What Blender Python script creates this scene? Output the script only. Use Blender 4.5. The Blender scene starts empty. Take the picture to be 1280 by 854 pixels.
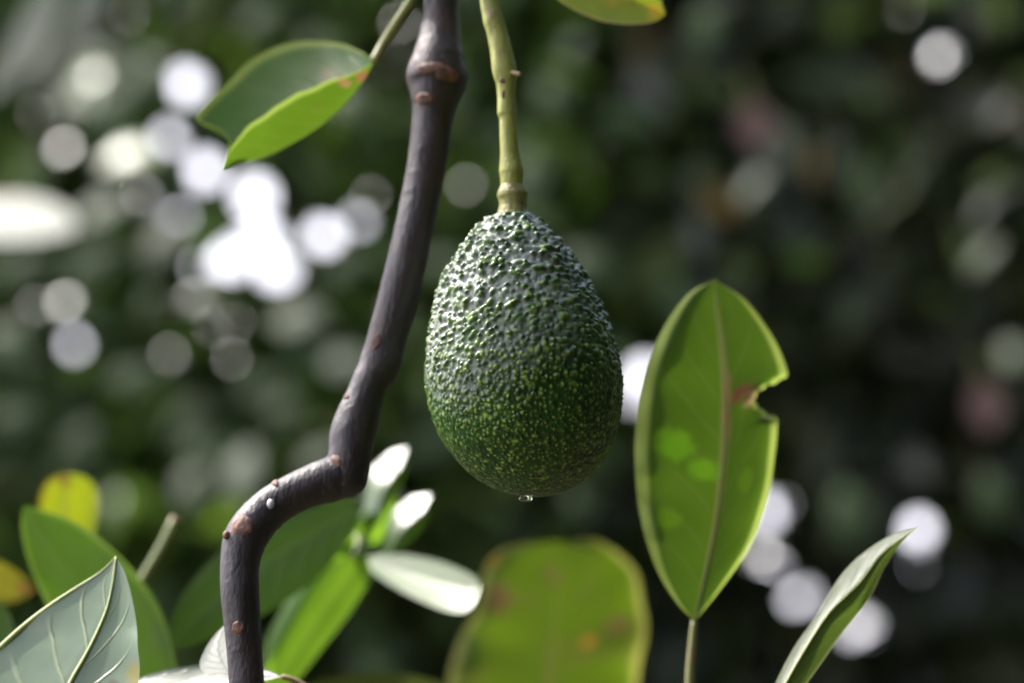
import bpy, bmesh, math, random
import numpy as np
from mathutils import Vector, Matrix

R = math.radians
sc = bpy.context.scene
col = sc.collection
rng = np.random.default_rng(7)
random.seed(7)

# ------------------------------------------------------------------ camera, light, exposure
CAM_Z, PITCH, LENS, FOCUS = 1.55, 8.0, 85.0, 0.892
cam_data = bpy.data.cameras.new("camera")
cam = bpy.data.objects.new("camera", cam_data)
col.objects.link(cam)
cam.location = (0, 0, CAM_Z)
cam.rotation_euler = (R(90 + PITCH), 0, 0)
cam_data.sensor_width = 36
cam_data.lens = LENS
cam_data.clip_start, cam_data.clip_end = 0.02, 3000
cam_data.dof.use_dof = True
cam_data.dof.focus_distance = FOCUS
cam_data.dof.aperture_fstop = LENS / 21.0
cam_data.dof.aperture_blades = 0
sc.camera = cam

SUN_EL, SUN_AZ = 50.0, -62.0        # azimuth measured to the right of +Y
world = bpy.data.worlds.new("World")
sc.world = world
world.use_nodes = True
wn = world.node_tree
sky = wn.nodes.new('ShaderNodeTexSky')
sky.sky_type = 'NISHITA'
sky.sun_disc = False
sky.sun_elevation, sky.sun_rotation = R(SUN_EL), R(SUN_AZ)
sky.air_density, sky.dust_density, sky.ozone_density = 1.0, 3.0, 1.0
# broken white cloud, thickening to a bright bank all round the horizon
tcw = wn.nodes.new('ShaderNodeTexCoord')
cn = wn.nodes.new('ShaderNodeTexNoise')
cn.inputs['Scale'].default_value, cn.inputs['Detail'].default_value = 2.6, 5
wn.links.new(tcw.outputs['Generated'], cn.inputs['Vector'])
sz = wn.nodes.new('ShaderNodeSeparateXYZ')
wn.links.new(tcw.outputs['Generated'], sz.inputs[0])
hz = wn.nodes.new('ShaderNodeMapRange')
hz.inputs[1].default_value, hz.inputs[2].default_value, hz.inputs[3].default_value, hz.inputs[4].default_value = 0.10, 0.65, 0.45, -0.12
wn.links.new(sz.outputs[2], hz.inputs[0])
ad = wn.nodes.new('ShaderNodeMath'); ad.operation = 'ADD'
wn.links.new(cn.outputs[0], ad.inputs[0]); wn.links.new(hz.outputs[0], ad.inputs[1])
cf = wn.nodes.new('ShaderNodeMapRange')
cf.interpolation_type = 'SMOOTHSTEP'
cf.inputs[1].default_value, cf.inputs[2].default_value, cf.inputs[4].default_value = 0.40, 0.68, 0.92
wn.links.new(ad.outputs[0], cf.inputs[0])
cm = wn.nodes.new('ShaderNodeMix'); cm.data_type = 'RGBA'
wn.links.new(cf.outputs[0], cm.inputs[0]); wn.links.new(sky.outputs[0], cm.inputs[6])
cm.inputs[7].default_value = (8.2, 8.0, 8.9, 1)
wn.links.new(cm.outputs[2], wn.nodes['Background'].inputs[0])
wn.nodes['Background'].inputs[1].default_value = 0.15
SUNV = Vector((math.sin(R(SUN_AZ)) * math.cos(R(SUN_EL)), math.cos(R(SUN_AZ)) * math.cos(R(SUN_EL)), math.sin(R(SUN_EL))))
sun_data = bpy.data.lights.new("sun", 'SUN')
sun_data.energy, sun_data.angle, sun_data.color = 2.8, R(1.2), (1.0, 0.96, 0.92)
sun = bpy.data.objects.new("sun", sun_data)
col.objects.link(sun)
sun.rotation_euler = SUNV.to_track_quat('Z', 'Y').to_euler()
sun.location = SUNV * 20

sc.view_settings.view_transform = 'Standard'
sc.view_settings.look = 'None'
sc.view_settings.exposure = 1.8
sc.view_settings.gamma = 1
sc.render.engine = 'CYCLES'
cy = sc.cycles
cy.use_adaptive_sampling = False
cy.use_denoising = True
cy.max_bounces, cy.diffuse_bounces, cy.glossy_bounces, cy.transmission_bounces = 7, 4, 3, 6
cy.sample_clamp_indirect = 6
cy.caustics_reflective = cy.caustics_refractive = False

# ------------------------------------------------------------------ helpers
FPX = LENS / 36 * 1280
FWD = Vector((0, math.cos(R(PITCH)), math.sin(R(PITCH))))
UP = Vector((0, -math.sin(R(PITCH)), math.cos(R(PITCH))))
RT = Vector((1, 0, 0))
EYE = Vector((0, 0, CAM_Z))


def at(px, py, Y):
    """point of the upright plane y = Y that the camera sees at pixel (px, py) of the 1280x854 photograph"""
    d = FWD + RT * ((px - 640) / FPX) + UP * ((427 - py) / FPX)
    return EYE + d * (Y / d.y)


def tag(o, label=None, cat=None, group=None, kind=None):
    if label: o['label'] = label
    if cat: o['category'] = cat
    if group: o['group'] = group
    if kind: o['kind'] = kind
    return o


def empty(name, loc, label, cat, group=None):
    o = bpy.data.objects.new(name, None)
    o.empty_display_size = 0.02
    col.objects.link(o)
    o.location = loc
    return tag(o, label, cat, group)


def mesh_obj(name, V, F, mat, parent=None, uv=None, smooth=True):
    me = bpy.data.meshes.new(name)
    V = np.asarray(V, dtype=np.float64)
    if parent is not None:
        V = V - np.array(parent.location)
    me.from_pydata(V.tolist(), [], F if isinstance(F, list) else F.tolist())
    if uv is not None:
        lay = me.uv_layers.new(name="UVMap")
        li = np.empty(len(me.loops), dtype=np.int32)
        me.loops.foreach_get("vertex_index", li)
        lay.data.foreach_set("uv", np.asarray(uv, dtype=np.float32)[li].ravel())
    if smooth:
        me.polygons.foreach_set("use_smooth", [True] * len(me.polygons))
    me.materials.append(mat)
    me.update()
    o = bpy.data.objects.new(name, me)
    col.objects.link(o)
    if parent is not None:
        o.parent = parent
    return o


def resample(pts, n):
    """Catmull-Rom curve through pts, n points at even arc length"""
    P = np.array([tuple(p) for p in pts], dtype=float)
    Q = np.vstack([2 * P[0] - P[1], P, 2 * P[-1] - P[-2]])
    out = []
    for i in range(1, len(Q) - 2):
        p0, p1, p2, p3 = Q[i - 1], Q[i], Q[i + 1], Q[i + 2]
        for t in np.linspace(0, 1, 14, endpoint=False):
            out.append(0.5 * (2 * p1 + (p2 - p0) * t + (2 * p0 - 5 * p1 + 4 * p2 - p3) * t * t + (3 * p1 - p0 - 3 * p2 + p3) * t ** 3))
    out.append(P[-1])
    out = np.array(out)
    s = np.r_[0, np.cumsum(np.linalg.norm(np.diff(out, axis=0), axis=1))]
    t = np.linspace(0, s[-1], n)
    return np.stack([np.interp(t, s, out[:, k]) for k in range(out.shape[1])], axis=1)


def tube_geo(path, rad, seg=12, cap=True):
    """path n x 3, rad n -> verts, faces, uv (u round, v along in metres)"""
    path = np.asarray(path, float)
    n = len(path)
    T = np.gradient(path, axis=0)
    T /= np.linalg.norm(T, axis=1)[:, None]
    ref = np.array([0, -1.0, 0.05])
    V, UV = [], []
    s = np.r_[0, np.cumsum(np.linalg.norm(np.diff(path, axis=0), axis=1))]
    for i in range(n):
        a = np.cross(T[i], ref); a /= np.linalg.norm(a)
        b = np.cross(T[i], a)
        for k in range(seg):
            th = 2 * math.pi * k / seg
            V.append(path[i] + rad[i] * (math.cos(th) * a + math.sin(th) * b))
            UV.append((k / seg, s[i]))
    F = []
    for i in range(n - 1):
        for k in range(seg):
            k2 = (k + 1) % seg
            F.append((i * seg + k, i * seg + k2, (i + 1) * seg + k2, (i + 1) * seg + k))
    if cap:
        V.append(path[0]); UV.append((0, 0)); V.append(path[-1]); UV.append((0, s[-1]))
        c0, c1 = len(V) - 2, len(V) - 1
        for k in range(seg):
            F.append((c0, (k + 1) % seg, k))
            F.append((c1, (n - 1) * seg + k, (n - 1) * seg + (k + 1) % seg))
    return np.array(V), F, np.array(UV)


def tube(name, pts, radii, mat, parent, seg=12, n=40, rough=0.0, seed=0):
    """pts world points with radii at the same knots"""
    Q = resample([tuple(p) + (r,) for p, r in zip(pts, radii)], n)
    V, F, UV = tube_geo(Q[:, :3], np.maximum(Q[:, 3], 1e-5), seg)
    if rough:
        g_ = np.random.default_rng(seed)
        th_ = np.tile(np.arange(seed * 0 + seg) / seg * 2 * math.pi, n); ii = np.repeat(np.arange(n), seg)
        h_ = np.zeros(n * seg)
        for _ in range(n):
            da = np.angle(np.exp(1j * (th_ - g_.uniform(0, 6.28))))
            h_ += g_.uniform(-1, 1) * np.exp(-(da / g_.uniform(.2, .7)) ** 2 - ((ii - g_.uniform(0, n)) / g_.uniform(.8, 4)) ** 2)
        h_ += .5 * np.sin(ii * 2.1) * g_.random(n)[ii]
        c_ = np.repeat(Q[:, :3], seg, axis=0)
        V[:-2] = c_ + (V[:-2] - c_) * (1 + rough * h_)[:, None]
    return mesh_obj(name, V, F, mat, parent, UV)


# ------------------------------------------------------------------ materials
def new_mat(name):
    m = bpy.data.materials.new(name)
    m.use_nodes = True
    nt = m.node_tree
    nt.nodes.clear()
    out = nt.nodes.new('ShaderNodeOutputMaterial')
    return m, nt, out


class NB:
    """tiny node writer"""
    def __init__(s, nt): s.nt = nt
    def n(s, typ, **kw):
        x = s.nt.nodes.new(typ)
        for k, v in kw.items(): setattr(x, k, v)
        return x
    def put(s, sock, v):
        if hasattr(v, 'is_output'): s.nt.links.new(v, sock)
        else: sock.default_value = v
    def math(s, op, a, b=None, c=None, clamp=False):
        x = s.n('ShaderNodeMath', operation=op, use_clamp=clamp)
        s.put(x.inputs[0], a)
        if b is not None: s.put(x.inputs[1], b)
        if c is not None: s.put(x.inputs[2], c)
        return x.outputs[0]
    def mix(s, f, a, b, mode='MIX'):
        x = s.n('ShaderNodeMix', data_type='RGBA', blend_type=mode)
        s.put(x.inputs[0], f)
        s.put(x.inputs[6], a if hasattr(a, 'is_output') else (*a, 1))
        s.put(x.inputs[7], b if hasattr(b, 'is_output') else (*b, 1))
        return x.outputs[2]
    def noise(s, scale, detail=3, rough=0.55, vec=None, dist=0.0):
        x = s.n('ShaderNodeTexNoise')
        x.inputs['Scale'].default_value = scale
        x.inputs['Detail'].default_value = detail
        x.inputs['Roughness'].default_value = rough
        x.inputs['Distortion'].default_value = dist
        if vec is not None: s.nt.links.new(vec, x.inputs['Vector'])
        return x.outputs[0]
    def step(s, v, lo, hi):
        x = s.n('ShaderNodeMapRange', interpolation_type='SMOOTHSTEP')
        s.put(x.inputs[0], v)
        x.inputs[1].default_value = lo; x.inputs[2].default_value = hi
        x.inputs[3].default_value = 0.0; x.inputs[4].default_value = 1.0
        return x.outputs[0]
    def bump(s, h, strength, dist):
        x = s.n('ShaderNodeBump')
        s.put(x.inputs['Height'], h)
        x.inputs['Strength'].default_value = strength
        x.inputs['Distance'].default_value = dist
        return x.outputs[0]


TRANS = 0.53


def leaf_mat(name, base, trans, margin=None, vein=(0.2, 0.22, 0.08), vein_amt=0.5, sec_amt=0.25, mid_w=0.03, rough=0.35,
             spots=(), fleck=0.0, fleck_col=(0.12, 0.05, 0.02), tfac=0.5, mw=0.9, sheen=0.5, patch=None, nsec=9):
    """green leaf: surface colour and see-through colour, veins, pale margin, blemishes and painted sun dapples at (u, v, ru, rv, colour, amount)"""
    m, nt, out = new_mat(name)
    b = NB(nt)
    uvn = b.n('ShaderNodeUVMap', uv_map='UVMap')
    sep = b.n('ShaderNodeSeparateXYZ')
    nt.links.new(uvn.outputs[0], sep.inputs[0])
    u = sep.outputs[0]
    v = b.math('MULTIPLY_ADD', sep.outputs[1], 2.0, -1.0)
    av = b.math('ABSOLUTE', v)
    tc = b.n('ShaderNodeTexCoord')
    obj = tc.outputs['Object']
    n1 = b.noise(28, 4, 0.55, obj)
    n2 = b.noise(160, 3, 0.6, obj)
    # midrib and side veins
    mid = b.math('SUBTRACT', 1.0, b.step(av, mid_w * 0.5, mid_w * 1.6))
    wob = b.math('MULTIPLY_ADD', n1, 0.5, -0.25)
    ph = b.math('ADD', b.math('SUBTRACT', b.math('MULTIPLY', u, nsec), b.math('MULTIPLY', b.math('POWER', av, 0.8), 2.1)), wob)
    ph = b.math('ADD', ph, b.math('MULTIPLY', b.math('GREATER_THAN', v, 0.0), 0.45))
    fr = b.math('ABSOLUTE', b.math('SUBTRACT', b.math('FRACT', b.math('ADD', ph, 8.0)), 0.5))
    secv = b.math('SUBTRACT', 1.0, b.step(fr, 0.015, 0.075))
    secv = b.math('MULTIPLY', secv, b.math('SUBTRACT', 1.0, b.step(av, 0.5, 0.92)))
    var = b.step(n1, 0.3, 0.7)
    c = b.mix(b.math('MULTIPLY', var, 0.6), base, tuple(x * 0.68 for x in base))
    trans = tuple(x * TRANS for x in trans)
    t = b.mix(b.math('MULTIPLY', var, 0.6), trans, tuple(x * 0.7 for x in trans))
    if patch:
        pn = b.step(b.noise(patch[2], 2, 0.5, obj), 0.5, 0.66)
        c = b.mix(b.math('MULTIPLY', pn, patch[1]), c, patch[0])
        t = b.mix(b.math('MULTIPLY', pn, patch[1]), t, tuple(min(1, x * 1.1) for x in patch[0]))
    va = b.math('MAXIMUM', b.math('MULTIPLY', mid, vein_amt), b.math('MULTIPLY', secv, sec_amt))
    c = b.mix(va, c, vein)
    t = b.mix(b.math('MULTIPLY', va, 0.8), t, tuple(x * 1.0 for x in vein))
    if margin:
        mg = b.step(b.math('ADD', av, b.math('MULTIPLY_ADD', n1, 0.06, -0.03)), mw - 0.04, mw + 0.04)
        c = b.mix(mg, c, margin)
        t = b.mix(mg, t, tuple(min(1, x * 1.0) for x in margin))
    for (su, sv, ru, rv, scol, amt) in spots:
        du = b.math('DIVIDE', b.math('SUBTRACT', u, su), ru)
        dv = b.math('DIVIDE', b.math('SUBTRACT', v, sv), rv)
        d = b.math('SQRT', b.math('ADD', b.math('MULTIPLY', du, du), b.math('MULTIPLY', dv, dv)))
        d = b.math('ADD', d, b.math('MULTIPLY_ADD', n2, 0.9, -0.45))
        f = b.math('MULTIPLY', b.math('SUBTRACT', 1.0, b.step(d, 0.35, 1.1)), amt)
        c = b.mix(f, c, scol)
        t = b.mix(f, t, tuple(min(1, x * 1.0) for x in scol))
    if fleck:
        ff = b.math('MULTIPLY', b.step(b.noise(90, 3, 0.6, obj), 0.64, 0.74), fleck)
        c = b.mix(ff, c, fleck_col)
        t = b.mix(ff, t, fleck_col)
    p = b.n('ShaderNodeBsdfPrincipled')
    nt.links.new(c, p.inputs['Base Color'])
    b.put(p.inputs['Roughness'], b.math('MULTIPLY_ADD', n2, 0.16, rough - 0.08))
    p.inputs['Specular IOR Level'].default_value = sheen
    h = b.math('SUBTRACT', b.math('MULTIPLY', n2, 0.35), b.math('MAXIMUM', mid, b.math('MULTIPLY', secv, 0.7)))
    bm_ = b.bump(h, 0.5, 0.0006)
    nt.links.new(bm_, p.inputs['Normal'])
    tr = b.n('ShaderNodeBsdfTranslucent')
    nt.links.new(t, tr.inputs[0])
    mx = b.n('ShaderNodeMixShader')
    mx.inputs[0].default_value = tfac
    nt.links.new(p.outputs[0], mx.inputs[1]); nt.links.new(tr.outputs[0], mx.inputs[2])
    nt.links.new(mx.outputs[0], out.inputs[0])
    return m


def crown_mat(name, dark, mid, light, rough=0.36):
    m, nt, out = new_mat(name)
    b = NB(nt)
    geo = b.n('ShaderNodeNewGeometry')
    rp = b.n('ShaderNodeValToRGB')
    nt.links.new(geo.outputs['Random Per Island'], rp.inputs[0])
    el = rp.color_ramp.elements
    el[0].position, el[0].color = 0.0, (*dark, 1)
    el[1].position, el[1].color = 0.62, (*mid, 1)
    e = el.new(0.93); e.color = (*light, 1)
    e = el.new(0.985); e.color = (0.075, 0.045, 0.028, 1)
    p = b.n('ShaderNodeBsdfPrincipled')
    nt.links.new(rp.outputs[0], p.inputs['Base Color'])
    p.inputs['Roughness'].default_value = rough
    tr = b.n('ShaderNodeBsdfTranslucent')
    t = b.mix(1.0, rp.outputs[0], (1.9, 2.2, 1.0), 'MULTIPLY')
    nt.links.new(t, tr.inputs[0])
    mx = b.n('ShaderNodeMixShader')
    mx.inputs[0].default_value = 0.42
    nt.links.new(p.outputs[0], mx.inputs[1]); nt.links.new(tr.outputs[0], mx.inputs[2])
    nt.links.new(mx.outputs[0], out.inputs[0])
    return m


def bark_mat(name, a, c2, rough=0.45, scale=120, bump=0.5, coat=0.0, warm=None, pale=None):
    m, nt, out = new_mat(name)
    b = NB(nt)
    tc = b.n('ShaderNodeTexCoord')
    mp = b.n('ShaderNodeMapping')
    mp.inputs['Scale'].default_value = (1, 1, 0.35)
    nt.links.new(tc.outputs['Object'], mp.inputs[0])
    n1 = b.noise(scale, 5, 0.6, mp.outputs[0])
    n2 = b.noise(scale * 4, 3, 0.6, mp.outputs[0])
    n3 = b.noise(scale * 0.3, 3, 0.5, tc.outputs['Object'])
    c = b.mix(b.step(n1, 0.35, 0.68), a, c2)
    if warm:
        c = b.mix(b.math('MULTIPLY', b.step(n3, 0.56, 0.72), 0.75), c, warm)
    if pale:
        c = b.mix(b.math('MULTIPLY', b.step(n2, 0.62, 0.74), 0.5), c, pale)
    p = b.n('ShaderNodeBsdfPrincipled')
    nt.links.new(c, p.inputs['Base Color'])
    b.put(p.inputs['Roughness'], b.math('MULTIPLY_ADD', n1, 0.25, rough - 0.12))
    p.inputs['Coat Weight'].default_value = coat
    p.inputs['Coat Roughness'].default_value = 0.35
    h = b.math('ADD', n1, b.math('MULTIPLY', n2, 0.35))
    nt.links.new(b.bump(h, bump, 0.0009), p.inputs['Normal'])
    nt.links.new(p.outputs[0], out.inputs[0])
    return m


def fruit_mat():
    m, nt, out = new_mat('avocado_skin')
    b = NB(nt)
    at_ = b.n('ShaderNodeAttribute', attribute_name='fleck')
    fl = at_.outputs['Fac']
    tc = b.n('ShaderNodeTexCoord')
    n1 = b.noise(45, 4, 0.55, tc.outputs['Object'])
    n2 = b.noise(600, 3, 0.6, tc.outputs['Object'])
    n3 = b.noise(28, 2, 0.5, tc.outputs['Object'])
    c = b.mix(b.step(n1, 0.35, 0.7), (0.009, 0.036, 0.005), (0.018, 0.070, 0.008))
    c = b.mix(fl, c, (0.30, 0.42, 0.07))
    # pale sheen painted into the colour of the upper hollows, patchy
    sheen_f = b.n('ShaderNodeAttribute', attribute_name='painted_sheen').outputs['Fac']
    sheen_f = b.math('MULTIPLY', sheen_f, b.step(b.noise(75, 4, 0.6, tc.outputs['Object']), 0.2, 0.55))
    c = b.mix(sheen_f, c, (0.31, 0.325, 0.30))
    c = b.mix(b.math('MULTIPLY', b.step(n3, 0.66, 0.78), 0.35), c, (0.09, 0.03, 0.025))
    p = b.n('ShaderNodeBsdfPrincipled')
    nt.links.new(c, p.inputs['Base Color'])
    b.put(p.inputs['Roughness'], b.math('ADD', b.math('MULTIPLY_ADD', n1, 0.24, 0.22), b.math('MULTIPLY', sheen_f, 0.25)))
    p.inputs['Specular IOR Level'].default_value = 0.36
    nt.links.new(b.bump(n2, 0.25, 0.0003), p.inputs['Normal'])
    nt.links.new(p.outputs[0], out.inputs[0])
    return m


def water_mat():
    m, nt, out = new_mat('water_drop')
    b = NB(nt)
    p = b.n('ShaderNodeBsdfPrincipled')
    p.inputs['Base Color'].default_value = (0.95, 1.0, 0.85, 1)
    p.inputs['Roughness'].default_value = 0.03
    p.inputs['IOR'].default_value = 1.33
    p.inputs['Transmission Weight'].default_value = 1.0
    nt.links.new(p.outputs[0], out.inputs[0])
    return m


def ground_mat():
    m, nt, out = new_mat('ground')
    b = NB(nt)
    tc = b.n('ShaderNodeTexCoord')
    n1 = b.noise(1.2, 6, 0.6, tc.outputs['Object'])
    n2 = b.noise(14, 5, 0.6, tc.outputs['Object'])
    c = b.mix(b.step(n1, 0.4, 0.62), (0.05, 0.035, 0.02), (0.035, 0.055, 0.02))
    c = b.mix(b.math('MULTIPLY', b.step(n2, 0.5, 0.65), 0.6), c, (0.09, 0.06, 0.03))
    p = b.n('ShaderNodeBsdfPrincipled')
    nt.links.new(c, p.inputs['Base Color'])
    p.inputs['Roughness'].default_value = 0.9
    nt.links.new(b.bump(n2, 0.8, 0.03), p.inputs['Normal'])
    nt.links.new(p.outputs[0], out.inputs[0])
    return m


M_BARK = bark_mat('branch_bark', (0.014, 0.0085, 0.010), (0.030, 0.020, 0.022), 0.52, 150, 0.9, 0.0, (0.048, 0.023, 0.017), (0.09, 0.065, 0.066))
M_SCAR = bark_mat('leaf_scar', (0.07, 0.030, 0.020), (0.22, 0.095, 0.055), 0.6, 320, 0.9)
M_STALK = bark_mat('fruit_stalk', (0.23, 0.25, 0.04), (0.32, 0.33, 0.08), 0.5, 220, 0.8, 0.0, (0.19, 0.14, 0.06), (0.36, 0.35, 0.16))
M_COLLAR = bark_mat('stalk_collar', (0.24, 0.25, 0.05), (0.17, 0.13, 0.05), 0.5, 260, 0.9, 0.0, (0.13, 0.08, 0.04), (0.33, 0.33, 0.12))
M_TWIG = bark_mat('green_twig', (0.12, 0.16, 0.04), (0.20, 0.20, 0.06), 0.5, 150, 0.3)
M_TAN = bark_mat('tan_twig', (0.30, 0.20, 0.09), (0.42, 0.31, 0.15), 0.55, 200, 0.4)
M_TRUNK = bark_mat('tree_bark', (0.06, 0.045, 0.035), (0.11, 0.09, 0.07), 0.85, 22, 1.0)
M_VEIN = bark_mat('leaf_midrib', (0.22, 0.25, 0.09), (0.30, 0.32, 0.14), 0.5, 300, 0.2)
M_PALEVEIN = bark_mat('pale_leaf_rim', (0.42, 0.46, 0.17), (0.36, 0.42, 0.16), 0.45, 300, 0.2)
M_BROWNVEIN = bark_mat('brown_leaf_midrib', (0.20, 0.15, 0.06), (0.16, 0.18, 0.05), 0.5, 220, 0.3)
M_FRUIT = fruit_mat()
M_WATER = water_mat()

# ------------------------------------------------------------------ ground
g = 1500.0
rings = [0, 3, 8, 20, 60, 200, 600, g]
V, F = [(0, 8, 0.0)], []
for k, r in enumerate(rings[1:]):
    for j in range(32):
        a = 2 * math.pi * j / 32
        V.append((r * math.cos(a), 8 + r * math.sin(a), 0.05 * math.sin(j * 2.3 + k) if r < 100 else 0.0))
for j in range(32):
    F.append((0, 1 + j, 1 + (j + 1) % 32))
for k in range(len(rings) - 2):
    for j in range(32):
        a0, a1 = 1 + k * 32 + j, 1 + k * 32 + (j + 1) % 32
        F.append((a0, a0 + 32, a1 + 32, a1))
tag(mesh_obj('ground', V, F, ground_mat()), kind='structure')

# ------------------------------------------------------------------ background trees, and unseen ones added to block sky light
# openings in the foliage where the sky shows: photograph pixel and radius in pixels
SKY_GAPS = [
    (230, 108, 15), (210, 172, 12), (256, 213, 14), (318, 246, 17), (325, 300, 17), (345, 338, 15),
    (283, 325, 15), (402, 293, 14), (447, 276, 9), (243, 335, 8), (222, 272, 9),
    (95, 428, 10), (80, 377, 8), (78, 180, 8), (82, 160, 6),
    (806, 470, 15), (800, 500, 13), (958, 640, 11), (955, 690, 12), (968, 700, 10), (1002, 742, 8), (990, 750, 6),
    (1148, 660, 13), (1137, 690, 8), (1158, 695, 7), (1075, 778, 10), (1060, 790, 7), (1174, 68, 9),
]
DIM_GAPS = [(175, 243, 6), (463, 245, 4), (583, 232, 5), (45, 142, 4), (42, 448, 5), (210, 443, 5), (266, 410, 4), (295, 403, 5),
            (290, 450, 5), (45, 385, 4), (500, 28, 5), (715, 58, 6), (748, 190, 5), (795, 270, 4), (1003, 284, 5), (1130, 14, 4),
            (1003, 450, 5), (780, 560, 6), (975, 508, 3), (1085, 360, 3)]
GAPS = np.array(SKY_GAPS + DIM_GAPS, float)
# 8 points of a folded lanceolate leaf: along, across, drop
LT = np.array([(0, 0, 0), (.33, .5, .05), (.33, 0, 0), (.33, -.5, .05), (.70, .40, -.02), (.70, 0, -.07), (.70, -.40, -.02), (1, 0, -.22)])
LF = np.array([(0, 1, 2, -1), (0, 2, 3, -1), (1, 4, 5, 2), (2, 5, 6, 3), (4, 7, 5, -1), (5, 7, 6, -1)])


def crown_leaves(cen, rad, n, lmin, lmax, seed, flat=0.5):
    """leaf corner points n x 8 x 3 filling an ellipsoid, in clumps, thinner towards the rim"""
    g_ = np.random.default_rng(seed)
    nc = max(20, n // 45)
    d = g_.normal(size=(nc, 3)); d /= np.linalg.norm(d, axis=1)[:, None]
    cl = np.array(cen) + d * (g_.random(nc) ** 0.45)[:, None] * np.array(rad)
    pos = cl[g_.integers(0, nc, n)] + g_.normal(size=(n, 3)) * 0.17
    L = g_.uniform(lmin, lmax, n); W = L * g_.uniform(.36, .48, n)
    az = g_.uniform(0, 2 * math.pi, n); el = g_.normal(-0.35, 0.45, n)
    D = np.stack([np.cos(az) * np.cos(el), np.sin(az) * np.cos(el), np.sin(el)], 1)
    N = g_.normal(size=(n, 3)) * flat + np.array([0, 0, 1.0])
    S = np.cross(D, N); S /= np.linalg.norm(S, axis=1)[:, None]
    N = np.cross(S, D)
    return pos[:, None, :] + D[:, None, :] * (LT[None, :, 0, None] * L[:, None, None]) + S[:, None, :] * (LT[None, :, 1, None] * W[:, None, None]) \
        + N[:, None, :] * (LT[None, :, 2, None] * L[:, None, None])


def to_px(P):
    d = P - np.array(EYE)
    z = d @ np.array(FWD)
    z = np.where(z < 0.05, 0.05, z)
    return 640 + FPX * (d @ np.array(RT)) / z, 427 - FPX * (d @ np.array(UP)) / z


def open_gaps(P, extra=None):
    """drop leaves that reach into an opening"""
    S = np.concatenate([P, (P[:, [0, 2, 1, 3, 4, 5, 1, 3]] + P[:, [2, 5, 4, 6, 7, 7, 2, 2]]) / 2], axis=1)
    x, y = to_px(S)
    keep = np.ones(len(P), bool)
    for gx, gy, gr in GAPS:
        keep &= ~(((x - gx) ** 2 + (y - gy) ** 2) < gr * gr * 0.85).any(axis=1)
    for q, c in zip(SHINE, SHINE_P):            # a clear way from each shining leaf to the sun and to the open air in front
        w = .012 + .32 * q[3]
        near = np.abs(P[:, 0, :] - c).max(axis=1) < 5
        for d in (np.array(SUNV), np.array(EYE) - c):
            d = d / np.linalg.norm(d)
            idx_ = np.where(keep & near)[0]
            r = P[idx_] - c
            t_ = r @ d
            off = np.linalg.norm(r - t_[..., None] * d, axis=2)
            keep[idx_] &= ~((off < w) & (t_ > -.005)).any(axis=1)
    return P[keep]


def crown_mesh(name, P, mat, parent):
    n = len(P)
    V = (P - np.array(parent.location)).reshape(-1, 3)
    tri = [f for f in LF if f[3] < 0]; quad = [f for f in LF if f[3] >= 0]
    base = (np.arange(n) * 8)[:, None, None]
    T = (np.array([f[:3] for f in tri])[None] + base).reshape(-1)
    Q = (np.array(quad)[None] + base).reshape(-1)
    me = bpy.data.meshes.new(name)
    me.vertices.add(len(V)); me.vertices.foreach_set('co', V.astype(np.float32).ravel())
    nl = len(T) + len(Q)
    me.loops.add(nl); me.loops.foreach_set('vertex_index', np.r_[T, Q].astype(np.int32))
    nt_, nq = len(T) // 3, len(Q) // 4
    me.polygons.add(nt_ + nq)
    me.polygons.foreach_set('loop_start', np.r_[np.arange(nt_) * 3, len(T) + np.arange(nq) * 4].astype(np.int32))
    me.update(calc_edges=True)
    me.polygons.foreach_set('use_smooth', [True] * (nt_ + nq))
    me.materials.append(mat)
    o = bpy.data.objects.new(name, me)
    col.objects.link(o)
    o.parent = parent
    return tag(o, kind='stuff')


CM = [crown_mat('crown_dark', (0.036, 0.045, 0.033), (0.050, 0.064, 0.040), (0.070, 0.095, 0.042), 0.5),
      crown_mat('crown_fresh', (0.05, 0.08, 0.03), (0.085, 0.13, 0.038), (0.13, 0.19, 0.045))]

# x, y, crown height, radii, leaves, material, label
TREES = [
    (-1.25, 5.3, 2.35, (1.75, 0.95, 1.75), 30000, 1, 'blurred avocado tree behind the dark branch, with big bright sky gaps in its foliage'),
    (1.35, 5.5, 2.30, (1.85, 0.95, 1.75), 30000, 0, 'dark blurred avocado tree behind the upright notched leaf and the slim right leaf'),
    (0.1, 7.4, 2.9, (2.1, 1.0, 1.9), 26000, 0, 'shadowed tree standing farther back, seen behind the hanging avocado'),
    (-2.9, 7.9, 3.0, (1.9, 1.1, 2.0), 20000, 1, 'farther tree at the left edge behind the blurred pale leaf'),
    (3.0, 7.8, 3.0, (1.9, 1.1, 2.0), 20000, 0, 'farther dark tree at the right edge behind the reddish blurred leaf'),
    (3.1, 0.5, 3.0, (1.9, 2.4, 3.1), 34000, 0, 'unseen avocado tree added at the right to shade the fruit'),  # from here on: trees added out of view to cut sky light
    (4.1, 3.9, 3.0, (1.7, 1.6, 2.9), 20000, 0, 'unseen avocado tree added at the right to block sky light, between the fruit and the dark trees'),
    (0.8, -2.4, 3.3, (3.2, 1.6, 3.4), 46000, 0, 'unseen avocado tree added behind the viewpoint to block sky light'),
]

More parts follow.
